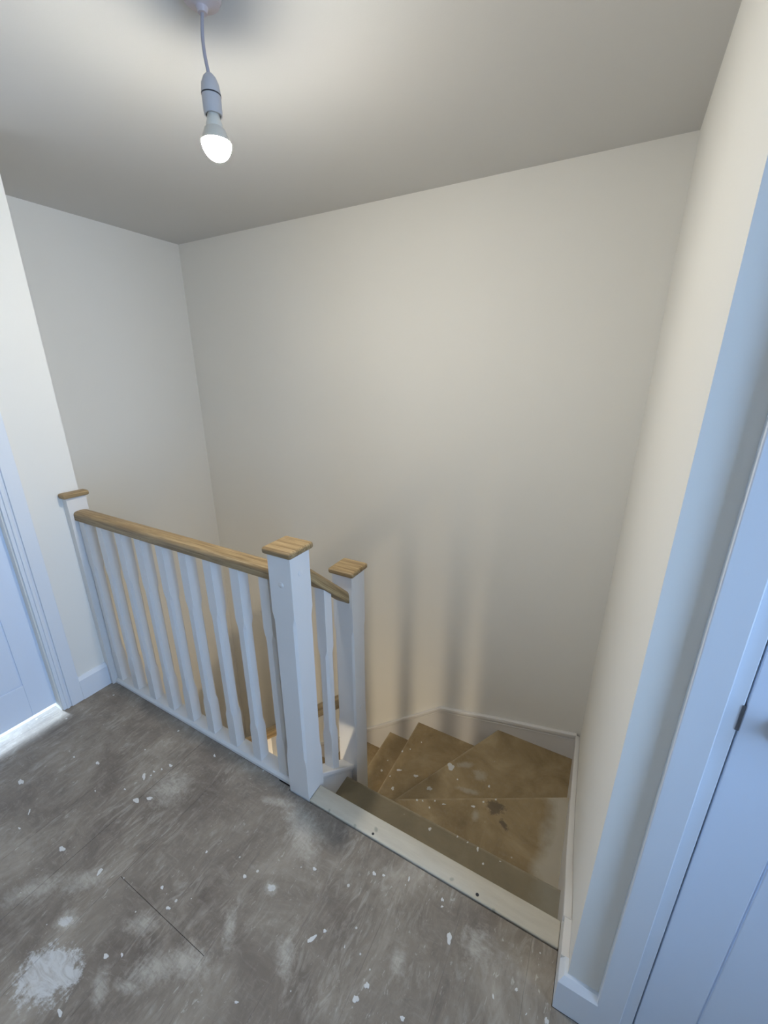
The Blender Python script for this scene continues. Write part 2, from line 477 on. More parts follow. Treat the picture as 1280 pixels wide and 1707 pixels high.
def add_prism(bm, pts, a, b, axis, bevel=0.0, seg=2, only=None):
    """extrude a polygon (2-D pts) from a to b along axis ('x': pts are (y,z), 'y': (x,z), 'z': (x,y))"""
    def P(p, t):
        if axis == 'x':
            return (t, p[0], p[1])
        if axis == 'y':
            return (p[0], t, p[1])
        return (p[0], p[1], t)
    lo = [bm.verts.new(P(p, a)) for p in pts]
    hi = [bm.verts.new(P(p, b)) for p in pts]
    n = len(pts)
    fs = [bm.faces.new(lo[::-1]), bm.faces.new(hi)]
    for i in range(n):
        fs.append(bm.faces.new((lo[i], lo[(i + 1) % n], hi[(i + 1) % n], hi[i])))
    bmesh.ops.recalc_face_normals(bm, faces=fs)
    if bevel:
        es = list({e for f in fs for e in f.edges})
        if only:
            es = [e for e in es if only(e)]
        bmesh.ops.bevel(bm, geom=es, offset=bevel, segments=seg, affect='EDGES', profile=0.5)

def add_lathe(bm, prof, c, seg=32):
    """prof: (radius, z) pairs, about the vertical through c"""
    rings = []
    for r, z in prof:
        if r < 1e-6:
            rings.append([bm.verts.new((c[0], c[1], c[2] + z))])
        else:
            rings.append([bm.verts.new((c[0] + r * math.cos(2 * math.pi * k / seg), c[1] + r * math.sin(2 * math.pi * k / seg), c[2] + z)) for k in range(seg)])
    fs = []
    for A, B in zip(rings, rings[1:]):
        for k in range(seg):
            q = [A[k % len(A)], A[(k + 1) % len(A)], B[(k + 1) % len(B)], B[k % len(B)]]
            u = []
            for w in q:
                if w not in u:
                    u.append(w)
            if len(u) > 2:
                fs.append(bm.faces.new(u))
    bmesh.ops.recalc_face_normals(bm, faces=fs)

def add_tube(bm, pts, r, seg=12):
    rings = []
    for i, p in enumerate(pts):
        d = (Vector(pts[min(i + 1, len(pts) - 1)]) - Vector(pts[max(i - 1, 0)])).normalized()
        ref = Vector((0, 1, 0)) if abs(d.z) > 0.7 else Vector((0, 0, 1))
        u = d.cross(ref).normalized()
        w = d.cross(u)
        rr = r[i] if isinstance(r, (list, tuple)) else r
        rings.append([bm.verts.new(Vector(p) + rr * (math.cos(2 * math.pi * k / seg) * u + math.sin(2 * math.pi * k / seg) * w)) for k in range(seg)])
    fs = []
    for A, B in zip(rings, rings[1:]):
        for k in range(seg):
            fs.append(bm.faces.new((A[k], A[(k + 1) % seg], B[(k + 1) % seg], B[k])))
    fs.append(bm.faces.new(rings[0])); fs.append(bm.faces.new(rings[-1]))
    bmesh.ops.recalc_face_normals(bm, faces=fs)

def add_chamfer_post(bm, w, zs, top_slope=(0, 0), bot_slope=(0, 0)):
    """square post centred on 0,0 with stop-chamfered corners; zs = list of (z, chamfer)"""
    rings = []
    h = w / 2
    for i, (z, c) in enumerate(zs):
        pts = [(h - c, -h), (h, -h + c), (h, h - c), (h - c, h), (-h + c, h), (-h, h - c), (-h, -h + c), (-h + c, -h)]
        s = top_slope if i == len(zs) - 1 else bot_slope if i == 0 else (0, 0)
        rings.append([bm.verts.new((x, y, z + s[0] * x + s[1] * y)) for x, y in pts])
    fs = []
    for A, B in zip(rings, rings[1:]):
        for k in range(8):
            fs.append(bm.faces.new((A[k], A[(k + 1) % 8], B[(k + 1) % 8], B[k])))
    fs.append(bm.faces.new(rings[0])); fs.append(bm.faces.new(rings[-1]))
    bmesh.ops.recalc_face_normals(bm, faces=fs)

def obj(name, bm, mat, parent=None, smooth=False, loc=None):
    me = bpy.data.meshes.new(name)
    bm.to_mesh(me)
    bm.free()
    me.materials.append(M[mat])
    if smooth:
        for p in me.polygons:
            p.use_smooth = True
        try:
            me.set_sharp_from_angle(angle=math.radians(38))
        except Exception:
            pass
    o = bpy.data.objects.new(name, me)
    COL.objects.link(o)
    if loc:
        o.location = loc
    if parent:
        o.parent = parent
    return o

def box(name, lo, hi, mat, parent=None, bevel=0.0, seg=2):
    bm = bmesh.new()
    add_box(bm, lo, hi, bevel, seg)
    return obj(name, bm, mat, parent, smooth=bevel > 0 and seg > 2)

def boxes(name, lst, mat, parent=None, bevel=0.0):
    bm = bmesh.new()
    for lo, hi in lst:
        add_box(bm, lo, hi, bevel)
    return obj(name, bm, mat, parent)

def tag(o, label, cat, group=None, kind=None):
    o['label'] = label
    o['category'] = cat
    if group:
        o['group'] = group
    if kind:
        o['kind'] = kind
    return o

def empty(name, loc=(0, 0, 0)):
    o = bpy.data.objects.new(name, None)
    o.empty_display_size = 0.05
    COL.objects.link(o)
    o.location = loc
    return o

def st(o, label, cat):
    return tag(o, label, cat, kind='structure')

# ------------------------------------------------------------------ the shell
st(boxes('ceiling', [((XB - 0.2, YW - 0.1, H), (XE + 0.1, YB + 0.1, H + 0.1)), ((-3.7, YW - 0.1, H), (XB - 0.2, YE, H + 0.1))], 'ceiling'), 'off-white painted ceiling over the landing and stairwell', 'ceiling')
st(box('wall_back', (XB - 0.1, YB, ZH - 0.1), (XR + 0.12, YB + 0.1, H), 'wall'), 'tall cream wall behind the descending stairs', 'wall')
st(box('wall_right', (XR, YC, ZH - 0.1), (XR + 0.108, YB, H), 'wall'), 'cream wall beside the winder steps ending at the door', 'wall')
st(boxes('wall_front', [((XR + 0.108, YC, 2.035), (XE, 0.0, H)), ((1.806, YC, -0.25), (XE, 0.0, 2.035))], 'wall'), 'wall around the right-hand door', 'wall')
st(boxes('wall_end', [((XE, YW, -0.25), (XE + 0.1, -1.55, H)), ((XE, -0.45, -0.25), (XE + 0.1, 0.0, H)),
                      ((XE, -1.55, -0.25), (XE + 0.1, -0.45, 0.55)), ((XE, -1.55, 2.0), (XE + 0.1, -0.45, H))], 'wall'), 'end wall of the landing with the window', 'wall')
st(box('wall_near', (-3.7, YW - 0.1, -0.25), (XE + 0.1, YW, H), 'wall'), 'wall of the landing facing the stairwell', 'wall')
DL0, DL1 = -0.985, -0.212        # left door opening in y
st(boxes('wall_left', [((XL - 0.1, DL1, -0.25), (XL, YE, H)), ((XL - 0.1, YW, -0.25), (XL, DL0, H)), ((XL - 0.1, DL0, 2.035), (XL, DL1, H)),
                       ((-3.7, YE - 0.1, -0.25), (XL - 0.1, YE, H))], 'wall'), 'cream landing wall beside the left-hand door', 'wall')
st(box('wall_stairwell', (XB - 0.1, YE, ZH - 0.1), (XB, YB, H), 'wall'), 'cream side wall at the far end of the stairwell', 'wall')
st(boxes('wall_bedroom', [((-3.7, YW, -0.25), (-3.6, -1.6, H)), ((-3.7, -0.3, -0.25), (-3.6, YE - 0.1, H)), ((-3.7, -1.6, 2.0), (-3.6, -0.3, H)), ((-3.7, -1.6, -0.25), (-3.6, -0.3, 0.12))], 'wall'), 'bedroom window wall behind the left-hand door', 'wall')
st(boxes('wall_hall', [((XB - 0.1, -1.5, ZH - 0.1), (XB, YE, -0.25)), ((XB - 0.1, -1.6, ZH - 0.1), (XR + 0.1, -1.5, -0.25)), ((XR, -1.5, ZH - 0.1), (XR + 0.1, YC, -0.25))], 'wall'), 'walls of the hall below the landing', 'wall')

def window(name, x, y0, y1, z0, z1, label):
    r = empty(name, (x, (y0 + y1) / 2, z0))
    st(r, label, 'window')
    def bx(n, lo, hi, mat):
        d = Vector(r.location)
        return box(n, Vector(lo) - d, Vector(hi) - d, mat, r)
    t, ym = 0.05, (y0 + y1) / 2
    bx('window_frame', (x - 0.03, y0, z0), (x + 0.03, y0 + t, z1), 'gloss')
    bx('window_frame', (x - 0.03, y1 - t, z0), (x + 0.03, y1, z1), 'gloss')
    bx('window_frame', (x - 0.03, y0 + t, z0), (x + 0.03, y1 - t, z0 + t), 'gloss')
    bx('window_frame', (x - 0.03, y0 + t, z1 - t), (x + 0.03, y1 - t, z1), 'gloss')
    bx('mullion', (x - 0.03, ym - 0.025, z0 + t), (x + 0.03, ym + 0.025, z1 - t), 'gloss')
    bx('pane', (x - 0.004, y0 + t, z0 + t), (x + 0.004, ym - 0.025, z1 - t), 'glass')
    bx('pane', (x - 0.004, ym + 0.025, z0 + t), (x + 0.004, y1 - t, z1 - t), 'glass')
window('window_1', XE + 0.05, -1.55, -0.45, 0.55, 2.0, 'white framed window in the end wall of the landing')
window('window_2', -3.65, -1.6, -0.3, 0.12, 2.0, 'white framed bedroom window behind the left-hand door')
pd = bpy.data.lights.new('window_portal', 'AREA')
pd.shape = 'RECTANGLE'; pd.size = 1.10; pd.size_y = 1.45
pd.cycles.is_portal = True
po = bpy.data.objects.new('window_portal', pd)
COL.objects.link(po)
po.location = (XE + 0.11, -1.0, 1.275)
po.rotation_euler = Vector((-1, 0, 0)).to_track_quat('-Z', 'Y').to_euler()

# floor: joisted slab, boards laid on it
floor = st(boxes('floor', [((XL, YW, -0.25), (XE, -0.1, -0.021)), ((XL, -0.1, -0.25), (XR, 0.043, -0.021))], 'edge'), 'paint-spattered grey-brown board floor of the landing', 'floor')
st(box('floor_bedroom', (-3.6, YW, -0.25), (-1.325, YE - 0.1, 0.0), 'bedroom_floor'), 'pale bedroom floor behind the left-hand door', 'floor')
st(box('floor_hall', (XB - 0.1, -1.6, ZH - 0.1), (XR + 0.1, YB + 0.1, ZH), 'hall_floor'), 'dusty hall floor at the foot of the stairs', 'floor')
joints = [XL] + [-1.12 + 0.19 * k for k in range(18)] + [XE]
def board(x0, x1, y0, y1, gx=0.00015, gy=0.0002):
    bm = bmesh.new()
    add_box(bm, (x0 + gx, y0 + gy, -0.021), (x1 - gx, y1 - gy, 0.0), 0.0002, 1)
    obj('floor_board', bm, 'floor', floor)
for i in range(len(joints) - 1):
    x0, x1 = joints[i], joints[i + 1]
    far = 0.0125 if x1 < -0.17 else -0.003 if x0 < XR_S else YC - 0.019
    cut = -0.467 if -0.40 < x0 < 0.0 else (-1.21, -0.83, -1.45, -1.0)[i % 4]
    gy = 0.0006 if cut == -0.467 else 0.0002
    gx = 0.0006 if abs(x1 + 0.55) < 0.01 or abs(x0 + 0.55) < 0.01 else 0.00015
    if x0 < XR_S < x1:            # the board that ends at the skirting
        board(x0, XR_S - 0.001, YW, cut); board(x0, XR_S - 0.001, cut, far)
        board(XR_S - 0.001, x1, YW, YC - 0.019)
        continue
    board(x0, x1, YW, cut, gx, gy)
    if x0 < -0.1 < x1:            # notched round the newel
        board(x0, -0.152, cut, 0.0125, gx, gy)
        board(-0.152, -0.092, cut, 0.0085, gx, gy)
        board(-0.092, x1, cut, -0.003, gx, gy)
    else:
        board(x0, x1, cut, far, gx, gy)
board(-1.325, XL, DL0 + 0.01, DL1 - 0.0)
box('threshold', (-1.325, DL0, -0.06), (XL, DL1, -0.021), 'edge', floor)

def add_splash(bm, it, z, h=0.0009, n=18):
    x, y, ax, ay, bx, by = it
    ph = [random.uniform(0, 6.28) for _ in range(3)]
    top, low = [], []
    for k in range(n):
        t = 2 * math.pi * k / n
        r = 0.92 + 0.16 * math.sin(2 * t + ph[0]) + 0.13 * math.sin(3 * t + ph[1]) + 0.09 * math.sin(5 * t + ph[2]) + random.uniform(-0.06, 0.06)
        px, py = x + r * (ax * math.cos(t) + bx * math.sin(t)), y + r * (ay * math.cos(t) + by * math.sin(t))
        low.append(bm.verts.new((px, py, z - 0.0004)))
        top.append(bm.verts.new((x + (px - x) * 0.9, y + (py - y) * 0.9, z + h)))
    mid = bm.verts.new((x, y, z + h * 1.15))
    flip = ax * by - ay * bx < 0
    for k in range(n):
        k2 = (k + 1) % n
        q = (low[k], low[k2], top[k2], top[k])
        t = (top[k], top[k2], mid)
        bm.faces.new(q[::-1] if flip else q)
        bm.faces.new(t[::-1] if flip else t)

bm = bmesh.new()
for it in HARD_A + HARD_B:
    add_splash(bm, it, 0.0)
o = obj('paint_splashes', bm, 'filler', floor)
o['kind'] = 'stuff'

# ------------------------------------------------------------------ skirting boards
def skirting_profile(t, h):
    """cross-section (out, z) of a chamfered skirting board"""
    return [(0, 0), (t, 0), (t, h - 0.016), (t * 0.55, h - 0.004), (t * 0.4, h), (0, h)]
bm = bmesh.new()
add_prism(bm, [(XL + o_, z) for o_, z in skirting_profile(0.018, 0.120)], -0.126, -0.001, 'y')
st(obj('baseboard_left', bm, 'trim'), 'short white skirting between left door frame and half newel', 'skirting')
bm = bmesh.new()
prof = skirting_profile(0.018, 0.120)
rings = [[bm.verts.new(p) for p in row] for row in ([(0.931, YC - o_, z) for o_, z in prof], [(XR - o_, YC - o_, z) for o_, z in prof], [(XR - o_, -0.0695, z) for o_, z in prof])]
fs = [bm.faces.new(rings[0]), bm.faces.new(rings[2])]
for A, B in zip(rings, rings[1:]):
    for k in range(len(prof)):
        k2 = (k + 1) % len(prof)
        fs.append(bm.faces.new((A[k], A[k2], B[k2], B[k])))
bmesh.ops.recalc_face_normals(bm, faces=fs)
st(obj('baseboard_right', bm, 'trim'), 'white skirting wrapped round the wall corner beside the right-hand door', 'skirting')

# ------------------------------------------------------------------ doors
def door(name, label, place, width, z0, height, handle, groove=0.09):
    """door leaf in local coords: u across (0..width from latch edge), v depth (0 = face, + away), z up"""
    r = empty(name, place((0, 0, 0)))
    st(r, label, 'door')
    base = Vector(r.location)
    def part(n, lo, hi, mat, parent=None, bevel=0.0015):
        a, b_ = Vector(place(lo)), Vector(place(hi))
        l = Vector((min(a.x, b_.x), min(a.y, b_.y), min(a.z, b_.z))) - base
        g = Vector((max(a.x, b_.x), max(a.y, b_.y), max(a.z, b_.z))) - base
        return box(n, l, g, mat, parent or r, bevel)
    s, T = groove, 0.035
    rails = [(z0, z0 + 0.165), (z0 + 0.80, z0 + 0.97), (height - 0.10, height)]
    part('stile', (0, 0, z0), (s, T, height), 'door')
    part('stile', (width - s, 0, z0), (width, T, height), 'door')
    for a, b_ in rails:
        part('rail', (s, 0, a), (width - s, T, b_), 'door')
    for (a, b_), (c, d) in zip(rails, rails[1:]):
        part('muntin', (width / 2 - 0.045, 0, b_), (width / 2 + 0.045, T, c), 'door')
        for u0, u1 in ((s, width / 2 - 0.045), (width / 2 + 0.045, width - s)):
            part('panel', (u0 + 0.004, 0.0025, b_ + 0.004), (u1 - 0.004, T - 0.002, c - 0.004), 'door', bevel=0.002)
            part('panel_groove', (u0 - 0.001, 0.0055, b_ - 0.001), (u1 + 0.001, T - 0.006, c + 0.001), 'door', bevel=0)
    return r, part

# right-hand door, faces the landing (-y)
DX = 1.0065
r2, p2 = door('door_2', 'white panelled door with dark lever handle beside the right wall', lambda q: (DX + q[0], YC + 0.002 + q[1], q[2]), 0.762, 0.008, 1.99, True, 0.090)
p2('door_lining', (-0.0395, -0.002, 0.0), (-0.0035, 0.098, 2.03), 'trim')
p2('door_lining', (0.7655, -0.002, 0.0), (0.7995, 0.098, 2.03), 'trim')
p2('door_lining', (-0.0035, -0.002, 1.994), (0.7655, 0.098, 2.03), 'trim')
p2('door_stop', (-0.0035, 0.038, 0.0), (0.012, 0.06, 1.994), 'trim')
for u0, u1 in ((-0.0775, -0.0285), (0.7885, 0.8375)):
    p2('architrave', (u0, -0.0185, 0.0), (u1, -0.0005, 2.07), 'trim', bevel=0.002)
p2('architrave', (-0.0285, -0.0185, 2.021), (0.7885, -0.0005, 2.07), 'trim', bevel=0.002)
p2('latch_plate', (-0.0060, -0.0035, 0.936), (-0.0012, 0.012, 0.984), 'steel', bevel=0.0005)
hd = empty('door_handle'); hd.parent = r2
hc = Vector((0.058, 0.0, 0.955)) + Vector((0, 0, 0))
bm = bmesh.new()
def ring_y(bm, c, r, y0, y1, seg=28, bev=0.0):
    lo = [bm.verts.new((c[0] + r * math.cos(2 * math.pi * k / seg), y0, c[2] + r * math.sin(2 * math.pi * k / seg))) for k in range(seg)]
    rr = r - bev
    hi = [bm.verts.new((c[0] + rr * math.cos(2 * math.pi * k / seg), y1, c[2] + rr * math.sin(2 * math.pi * k / seg))) for k in range(seg)]
    fs = [bm.faces.new(lo), bm.faces.new(hi)]
    for k in range(seg):
        fs.append(bm.faces.new((lo[k], lo[(k + 1) % seg], hi[(k + 1) % seg], hi[k])))
    bmesh.ops.recalc_face_normals(bm, faces=fs)
ring_y(bm, hc, 0.026, 0.001, -0.008, bev=0.002)
bpy.data.objects.remove(hd)
hd = obj('door_handle', bm, 'bronze', r2, smooth=True)
bm = bmesh.new()
add_tube(bm, [(hc.x, -0.006, hc.z), (hc.x, -0.03, hc.z), (hc.x + 0.006, -0.045, hc.z), (hc.x + 0.02, -0.05, hc.z), (hc.x + 0.06, -0.05, hc.z), (hc.x + 0.11, -0.048, hc.z)], [0.009, 0.009, 0.0095, 0.0095, 0.009, 0.0075], 14)
obj('lever', bm, 'bronze', hd, smooth=True)

# left-hand door, faces the landing (+x), set back at the far side of its frame, lit gap below
DY, DFX = -0.2035, -1.300
r1, p1 = door('door_1', 'white panelled door on the left with daylight showing under it', lambda q: (DFX - q[1], DY - q[0], q[2]), 0.762, 0.030, 1.99, True, 0.098)
D0 = DFX - XL                    # face offset: v of the wall plane is negative
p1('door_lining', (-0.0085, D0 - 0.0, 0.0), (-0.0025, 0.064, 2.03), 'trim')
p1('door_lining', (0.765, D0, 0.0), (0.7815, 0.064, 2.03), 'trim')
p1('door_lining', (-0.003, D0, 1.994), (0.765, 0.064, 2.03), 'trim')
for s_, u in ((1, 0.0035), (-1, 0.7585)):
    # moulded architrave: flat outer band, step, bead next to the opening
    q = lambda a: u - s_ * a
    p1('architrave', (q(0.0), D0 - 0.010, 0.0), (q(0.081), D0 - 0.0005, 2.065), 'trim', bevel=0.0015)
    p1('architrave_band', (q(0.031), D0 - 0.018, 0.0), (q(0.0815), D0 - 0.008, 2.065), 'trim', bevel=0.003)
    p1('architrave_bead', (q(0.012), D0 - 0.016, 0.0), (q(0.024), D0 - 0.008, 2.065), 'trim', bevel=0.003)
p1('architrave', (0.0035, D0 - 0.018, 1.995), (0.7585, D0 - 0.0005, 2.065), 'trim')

# ------------------------------------------------------------------ staircase
stair = tag(empty('staircase', (0.4, 0.14, -0.2)), 'dusty brown winder staircase with white strings descending from the landing', 'staircase')
SB = Vector(stair.location)
def sprism(name, pts, a, b_, axis, mat, bevel=0.0, seg=2, only=None, parent=None):
    bm = bmesh.new()
    add_prism(bm, pts, a, b_, axis, bevel, seg, only)
    bmesh.ops.translate(bm, verts=bm.verts, vec=-SB)
    return obj(name, bm, mat, parent or stair, smooth=bevel > 0)
XS, YS = XR_S + 0.004, YB_S + 0.004
n2 = lambda x: 0.426 + 0.561 * (x - 0.145)
n3 = lambda y: 0.077 + (y - 0.562) / 1.938
treads = [
    [(-0.028, 0.035), (XS, 0.035), (XS, 0.28), (-0.028, 0.28)],
    [(-0.02, 0.245), (XS, 0.245), (XS, n2(XS)), (-0.02, n2(-0.02))],
    [(-0.02, n2(-0.02) - 0.04), (XS, n2(XS) - 0.04), (XS, YS), (n3(YS), YS), (n3(0.34), 0.34)],
    [(n3(0.34) + 0.03, 0.345), (n3(YS) + 0.04, YS), (-0.1, YS), (-0.1, 0.36)],
]
for k in range(5, 13):
    x1 = -0.1 - GO * (k - 4)
    treads.append([(x1 + GO + 0.035, 0.372), (x1 + GO + 0.035, YS), (x1, YS), (x1, 0.372)])
splashes = {0: T1, 1: T2, 2: T3, 3: T4, 4: T5}
for k, poly in enumerate(treads):
    z = -RISE * (k + 1)
    top_edges = lambda e, z=z: all(abs(v.co.z - z) < 1e-5 for v in e.verts) or all(abs(v.co.z - z + 0.025) < 1e-5 for v in e.verts)
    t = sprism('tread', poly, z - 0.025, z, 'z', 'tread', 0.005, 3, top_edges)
    if k in splashes:
        bm = bmesh.new()
        for it in splashes[k]:
            add_splash(bm, it, z)
        bmesh.ops.translate(bm, verts=bm.verts, vec=-SB)
        o = obj('paint_splashes', bm, 'filler', t)
        o['kind'] = 'stuff'
def riser(p, q, k, th=0.012):
    """board below tread k's nosing (k = 0 is the landing), from p to q in plan, standing on tread k+1"""
    d = (Vector(q) - Vector(p)).normalized()
    n = Vector((-d.y, d.x)) * th
    pts = [tuple(p), tuple(q), tuple(Vector(q) + n), tuple(Vector(p) + n)]
    sprism('riser', pts, -RISE * (k + 1) - 0.005, -RISE * k - 0.022, 'z', 'tread')
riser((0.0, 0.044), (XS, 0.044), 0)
riser((-0.02, 0.25), (XS, 0.25), 1)
riser((-0.02, n2(-0.02) - 0.032), (XS, n2(XS) - 0.032), 2)
riser((n3(YS) + 0.028, YS), (n3(0.36) + 0.028, 0.36), 3)
for k in range(4, 13):
    x1 = -0.1 - GO * (k - 4) + 0.02
    riser((x1, YS), (x1, 0.372), k)
# strings fixed to the walls, each with a moulded top
sl = RISE / GO
back_top = [(-1.905, -1.081 - 1.38 * 0.86), (-0.525, -1.081), (0.049, -0.608), (0.452, -0.512), (XR_S + 0.0, -0.429)]
bs = sprism('wall_string', back_top + [(XR_S, -1.2), (0.1, -1.4), (-1.3, -2.595), (-1.905, -2.595)], YB_S, YB - 0.0005, 'y', 'gloss')
def moulding(path, axis, a, b_, parent, h=0.026):
    pts = path + [(p[0], p[1] - h) for p in path[::-1]]
    sprism('moulding', pts, a, b_, axis, 'gloss', 0.003, 2, None, parent)
    pts = [(p[0], p[1] - h - 0.004) for p in path] + [(p[0], p[1] - h - 0.016) for p in path[::-1]]
    sprism('moulding', pts, a + 0.002, b_, axis, 'gloss', 0.002, 2, None, parent)
moulding([(x, z + 0.003) for x, z in back_top], 'y', YB_S - 0.0045, YB - 0.001, bs)
right_top = [(-0.07, 0.118), (0.02, 0.108), (0.12, 0.06), (0.30, -0.06), (0.62, -0.21), (YB_S, -0.429)]
rs = sprism('wall_string', right_top + [(YB_S, -1.2), (0.3, -0.9), (0.046, -0.5), (0.046, -0.019), (0.0, -0.001), (-0.07, 0.0005)], XR_S, XR - 0.0005, 'x', 'gloss')
moulding([(y, z + 0.003) for y, z in right_top[1:]], 'x', XR_S - 0.004, XR - 0.001, rs)
# outer strings: short one between the newels, long one below the lower handrail, spandrel below
Y2 = 0.3176
sprism('outer_string', [(WN - 0.02, 0.0), (Y2 + 0.02, -0.199), (Y2 + 0.02, -0.62), (WN - 0.02, -0.45)], -0.062, -0.026, 'x', 'gloss', 0.002)
low_top = lambda x: -0.70 + sl * (x + 0.0884)
sprism('outer_string', [(-0.07, low_top(-0.07)), (-1.86, low_top(-1.86)), (-1.86, -2.595), (-1.6, -2.595), (-0.07, -1.15)], 0.345, 0.378, 'y', 'gloss', 0.002)
sprism('spandrel_panel', [(0.046, ZH), (0.34, ZH), (0.34, -0.5), (0.046, -0.4)], -0.056, -0.036, 'x', 'wall')
# landing nosing strip with its screw holes
bm = bmesh.new()
add_box(bm, (0.001, 0.001, -0.020), (XR_S - 0.0005, 0.068, 0.005), 0.004, 3)
bmesh.ops.translate(bm, verts=bm.verts, vec=-SB)
ns = obj('landing_nosing', bm, 'strip', stair, smooth=True)
ns['label'] = 'pale painted nosing strip along the landing edge'
for x, y, r in ((0.262, 0.012, 0.0040), (0.619, 0.014, 0.0045)):
    bm = bmesh.new()
    add_lathe(bm, [(0, 0.0), (r, 0.0), (r * 1.15, -0.001), (r * 1.15, -0.006)], (x, y, 0.0056), 16)
    bmesh.ops.translate(bm, verts=bm.verts, vec=-SB)
    obj('screw_hole', bm, 'dark', ns)
sprism('landing_fascia', [(0.044, -0.27), (0.064, -0.27), (0.064, -0.001), (0.044, -0.001)], XL + 0.001, -0.002, 'x', 'gloss')

# ------------------------------------------------------------------ balustrades
def rail_section():
    """oak handrail cross-section (across, up), flat bottom, rounded shoulders; 0 at underside centre"""
    return [(-0.027, 0.0), (0.027, 0.0), (0.0305, 0.003), (0.0305, 0.026), (0.0290, 0.033), (0.0240, 0.0385), (0.012, 0.0415), (0.0, 0.0425),
            (-0.012, 0.0415), (-0.0240, 0.0385), (-0.0290, 0.033), (-0.0305, 0.026), (-0.0305, 0.003)]
def handrail(name, p, q, axis, parent, base, mat, scale=1.0):
    """p, q: underside centre points; the section stands vertical at both ends"""
    bm = bmesh.new()
    rings = []
    for c in (p, q):
        ring = []
        for a, u in rail_section():
            off = (0, a, u * scale) if axis == 'x' else (a, 0, u * scale)
            ring.append(bm.verts.new(Vector(c) + Vector(off) - Vector(base)))
        rings.append(ring)
    n = len(rings[0])
    fs = [bm.faces.new(rings[0]), bm.faces.new(rings[1])]
    for k in range(n):
        fs.append(bm.faces.new((rings[0][k], rings[0][(k + 1) % n], rings[1][(k + 1) % n], rings[1][k])))
    bmesh.ops.recalc_face_normals(bm, faces=fs)
    return obj(name, bm, mat, parent, smooth=True)

def newel(parent, base, x, y, z0, z1, zs, cap_h, plugs):
    bm = bmesh.new()
    add_chamfer_post(bm, WN, zs)
    bmesh.ops.translate(bm, verts=bm.verts, vec=Vector((x, y, 0)) - Vector(base))
    p = obj('newel_post', bm, 'gloss', parent)
    c = WN / 2 + 0.0115
    bm = bmesh.new()
    add_box(bm, (-c, -c, -0.022), (c, c, 0.0), 0.0085, 5)
    # very low pyramid on top
    me_top = [v for v in bm.verts if v.co.z > -0.0005]
    cap = None
    bmesh.ops.translate(bm, verts=bm.verts, vec=Vector((x, y, cap_h)) - Vector(base))
    obj('newel_cap', bm, 'oak_x', p, smooth=True)
    for face, a, z in plugs:
        bm = bmesh.new()
        add_lathe(bm, [(0, 0.0022), (0.0075, 0.0022), (0.0095, 0.001), (0.0095, -0.002)], (0, 0, 0), 18)
        rot = Matrix.Rotation(math.radians(90), 4, 'X') if face == '-y' else Matrix.Rotation(math.radians(90), 4, 'Y')
        bmesh.ops.transform(bm, matrix=rot, verts=bm.verts)
        c0 = Vector((x + a, y - WN / 2, z)) if face == '-y' else Vector((x + WN / 2, y + a, z))
        bmesh.ops.translate(bm, verts=bm.verts, vec=c0 - Vector(base))
        obj('dowel_plug', bm, 'gloss', p, smooth=True)
    return p

BW = 0.041
# landing balustrade
LBASE = (-WN / 2, WN / 2, 0.0)
lb = tag(empty('landing_balustrade', LBASE), 'white spindle balustrade with oak handrail along the landing edge', 'balustrade')
cy = WN / 2
newel(lb, LBASE, -WN / 2, cy, -0.3, 0.965, [(-0.30, 0.0006), (0.165, 0.0006), (0.20, 0.0075), (0.735, 0.0075), (0.765, 0.0006), (0.966, 0.0006)], 0.9863,
      [('-y', 0.003, 0.869), ('+x', -0.002, 0.901)])
# half newel against the wall
bm = bmesh.new()
add_prism(bm, [(XL + 0.0005, 0.0), (-1.231, 0.0), (-1.231, 0.078), (XL + 0.0005, 0.078)], -0.02, 0.967, 'z')
bmesh.ops.translate(bm, verts=bm.verts, vec=-Vector(LBASE))
hn = obj('half_newel', bm, 'gloss', lb)
bm = bmesh.new()
add_box(bm, (XL + 0.0005, -0.014, 0.965), (-1.2185, 0.090, 0.987), 0.008, 4)
bmesh.ops.translate(bm, verts=bm.verts, vec=-Vector(LBASE))
obj('newel_cap', bm, 'oak_y', hn, smooth=True)
handrail('handrail', (-1.232, cy, 0.862), (-WN + 0.001, cy, 0.862), 'x', lb, LBASE, 'oak_x')
bm = bmesh.new()
add_prism(bm, [(0.013, 0.0), (0.076, 0.0), (0.076, 0.012), (0.069, 0.022), (0.020, 0.022), (0.013, 0.012)], -1.2315, -WN + 0.001, 'x')
bmesh.ops.translate(bm, verts=bm.verts, vec=-Vector(LBASE))
obj('base_rail', bm, 'gloss', lb)
bm = bmesh.new()
add_chamfer_post(bm, BW, [(0.021, 0.0005), (0.175, 0.0005), (0.205, 0.0085), (0.625, 0.0085), (0.655, 0.0005), (0.863, 0.0005)])
first = obj('baluster', bm, 'gloss', lb)
for i in range(9):
    o = first if i == 0 else first.copy()
    if i:
        COL.objects.link(o)
        o.parent = lb
    o.location = Vector((-1.2055 + 0.1331 * i, cy, 0)) - Vector(LBASE)

